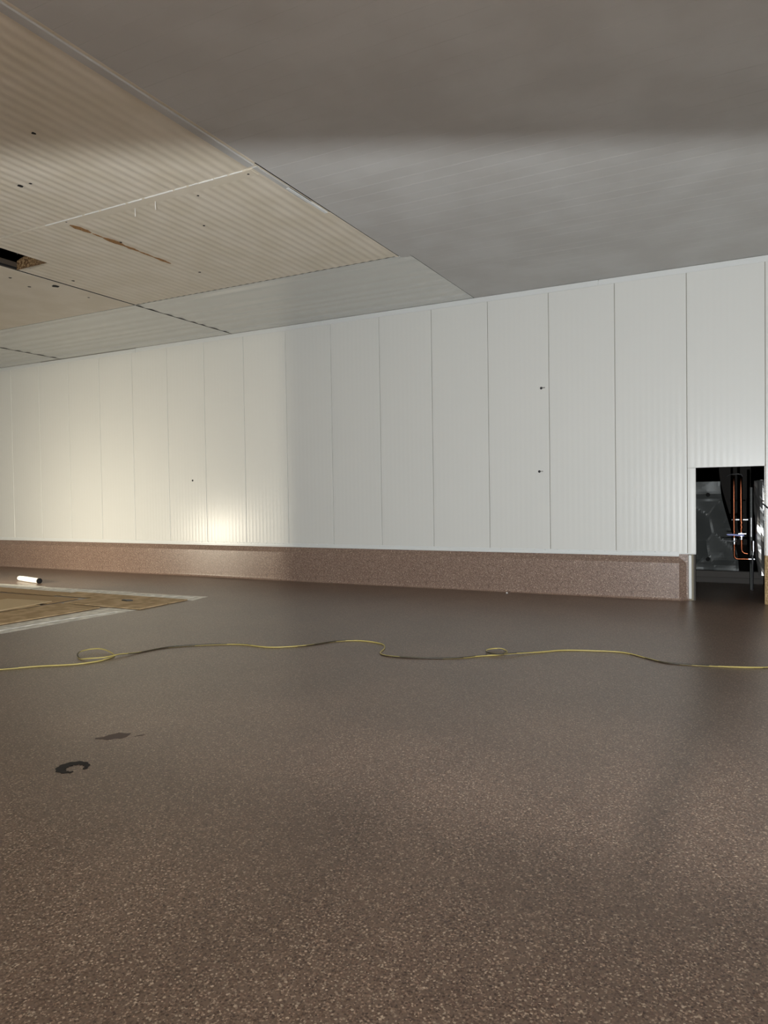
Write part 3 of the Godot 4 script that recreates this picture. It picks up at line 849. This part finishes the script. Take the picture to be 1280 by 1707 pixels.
func build_floor_things(M: Dictionary) -> void:
	# plastic film laid under the cardboard
	var g := "film sheets under the cardboard"
	var films := [
		["pale film strip with a pointed corner beyond the cardboard's right end", [[-7.80, -8.86], [-7.74, -8.44], [-9.52, -8.44], [-9.35, -8.78]], 0.002, [Vector3(-7.95, 0.004, -8.72), Vector3(-8.6, 0.004, -8.62), Vector3(-9.2, 0.004, -8.66)]],
		["pale film strip beyond the middle of the cardboard", [[-9.40, -8.83], [-9.57, -8.43], [-11.45, -8.36], [-11.55, -8.74]], 0.002, [Vector3(-9.7, 0.004, -8.6), Vector3(-10.3, 0.004, -8.68), Vector3(-11.2, 0.004, -8.55)]],
		["pale film strip beyond the cardboard at left edge of picture", [[-11.6, -8.80], [-11.5, -8.34], [-14.6, -8.34], [-14.6, -8.7]], 0.002],
		["pale film strip along the near edge of the cardboard", [[-7.86, -7.42], [-8.05, -5.3], [-8.20, -3.8], [-8.62, -3.8], [-8.54, -5.6], [-8.42, -7.42]], 0.002, [Vector3(-8.0, 0.004, -7.2), Vector3(-8.18, 0.004, -6.2), Vector3(-8.24, 0.004, -5.0)]],
	]
	for f in films:
		var pl := PackedVector2Array()
		for q in f[1]:
			pl.append(Vector2(q[0], q[1]))
		var o := part(numbered("film_sheet"), plate(pl, 0.0015, Vector3.RIGHT, Vector3.BACK, Vector3.UP, Vector3(0, f[2] - 0.0015, 0)), M.film, self)
		tag(o, f[0], "film", g)
		if f.size() > 3:
			part("fold", tube_mesh(Array(smooth_path(f[3], 6)), 0.006, 8), M.film, o)
	# cardboard sheets
	g = "cardboard sheets on the floor"
	var sheets := [
		["long cardboard strip at the far right corner, next to the film", Vector3(-9.06, 0.003, -8.22), Vector2(2.46, 0.40), 0.4, 0.014, "card"],
		["cardboard sheet at the right end, its dark cut edge facing the room", Vector3(-8.62, 0.003, -7.72), Vector2(1.58, 0.55), 0.3, 0.018, "card"],
		["long cardboard strip in the far row towards the left edge", Vector3(-11.52, 0.003, -8.15), Vector2(2.36, 0.36), -1.0, 0.012, "card_dark"],
		["cardboard sheet between the far strip and the near sheets", Vector3(-10.66, 0.003, -7.57), Vector2(2.10, 0.58), 1.2, 0.012, "card_dark"],
		["cardboard sheet nearest the camera along the film strip", Vector3(-9.04, 0.002, -6.12), Vector2(0.93, 2.5), -3.0, 0.014, "card"],
		["lighter cardboard sheet lying over the middle of the layout", Vector3(-10.08, 0.0165, -6.65), Vector2(0.95, 1.5), 5.0, 0.012, "card_light"],
		["cardboard sheet under the lighter one at left edge of picture", Vector3(-10.4, 0.002, -6.1), Vector2(1.55, 2.2), -2.0, 0.012, "card"],
		["cardboard sheet below the left edge of the picture", Vector3(-9.3, 0.002, -3.9), Vector2(1.0, 1.8), -4.0, 0.012, "card"],
	]
	for s in sheets:
		var h: Vector2 = s[2] * 0.5
		var th: float = s[4]
		var o := part(numbered("cardboard_sheet"), box_mesh(Vector3(-h.x, 0, -h.y), Vector3(h.x, th, h.y), 0.002), M[s[5]], self, s[1])
		o.rotation_degrees.y = s[3]
		tag(o, s[0], "cardboard", g)
	# loose scrap lying on the cardboard
	var scr := part("rubber_scrap", plate(PackedVector2Array([Vector2(-0.1, -0.03), Vector2(0.02, -0.05), Vector2(0.12, -0.01), Vector2(0.05, 0.05), Vector2(-0.08, 0.03)]), 0.012, Vector3.RIGHT, Vector3.BACK, Vector3.UP, Vector3(-8.62, 0.0225, -7.95)), M.black, self)
	tag(scr, "small black scrap lying on the right cardboard sheet", "scrap")
	# white wrapped tube
	var a := Vector3(-12.96, 0.052, -9.24)
	var b := Vector3(-12.10, 0.052, -9.05)
	var t := thing("wrapped_tube", "short white wrapped tube with a black open end by the curb", "tube", Vector3(a.x, 0, a.z))
	var d := b - a
	var up := Vector3(0, 0.052, 0)
	part("wrap", tube_mesh([up, up + d * 0.03, up + d * 0.35, up + d * 0.7, up + d * 0.97], [0.040, 0.047, 0.052, 0.051, 0.050], 16), M.white, t)
	part("end_cap", tube_mesh([up + d * 0.96, up + d * 1.0], 0.0515, 16), M.black, t)
	part("loose_flap", tube_mesh([up + d * 0.25 + Vector3(0, 0.03, 0.02), up + d * 0.55 + Vector3(0, 0.035, 0.03)], [0.026, 0.022], 8), M.white, t)
	# paint speck by the curb
	var sp := part("plaster_crumb", tube_mesh([Vector3(-3.51, 0.0, -10.95), Vector3(-3.51, 0.012, -10.95), Vector3(-3.51, 0.02, -10.95)], [0.016, 0.014, 0.004], 8, Vector3.RIGHT), M.white, self)
	tag(sp, "tiny white crumb on the floor at the foot of the curb", "crumb")
	# extension cord, yellow with a dark stripe that winds round it
	var p2 := [[-6.90, -3.75], [-6.325, -4.285], [-6.112, -4.507], [-5.938, -4.636], [-5.817, -4.742], [-5.729, -4.915], [-5.745, -5.077], [-5.815, -5.178], [-6.046, -5.244], [-6.176, -5.187], [-6.145, -5.019], [-5.996, -4.911], [-5.856, -4.915], [-5.758, -5.014], [-5.724, -5.173], [-5.660, -5.350], [-5.562, -5.674], [-5.286, -5.924], [-4.943, -6.105], [-4.550, -6.110], [-4.248, -6.338], [-4.066, -6.651], [-3.840, -6.782], [-3.556, -6.734], [-3.425, -6.564], [-3.348, -6.323], [-3.199, -6.244], [-2.897, -6.292], [-2.578, -6.431], [-2.397, -6.607], [-2.260, -6.709], [-2.211, -6.802], [-2.218, -6.902], [-2.294, -6.944], [-2.384, -6.890], [-2.401, -6.793], [-2.339, -6.704], [-2.241, -6.689], [-2.143, -6.760], [-1.911, -7.005], [-1.715, -7.180], [-1.438, -7.270], [-1.156, -7.304], [-0.911, -7.132], [-0.740, -7.023], [-0.487, -7.034], [-0.194, -7.089], [0.091, -7.191], [0.5, -7.40], [1.2, -7.5]]
	var path := []
	for i in p2.size():
		var lift := 0.007
		if i in [12, 13, 14, 36, 37, 38]: lift = 0.021
		if i in [8, 9, 10]: lift = 0.03
		if i in [33, 34, 35]: lift = 0.02
		path.append(Vector3(p2[i][0], lift, p2[i][1]))
	var st := begin()
	add_tube(st, smooth_path(path, 8), 0.0068, 10, Vector3.UP, true, true)
	var cm := mat(Color(1, 1, 1), 0.45)
	cm.vertex_color_use_as_albedo = true
	var cord := part("extension_cord", st.commit(), cm, self)
	tag(cord, "thin yellow and black extension cord snaking across the brown floor", "cord")
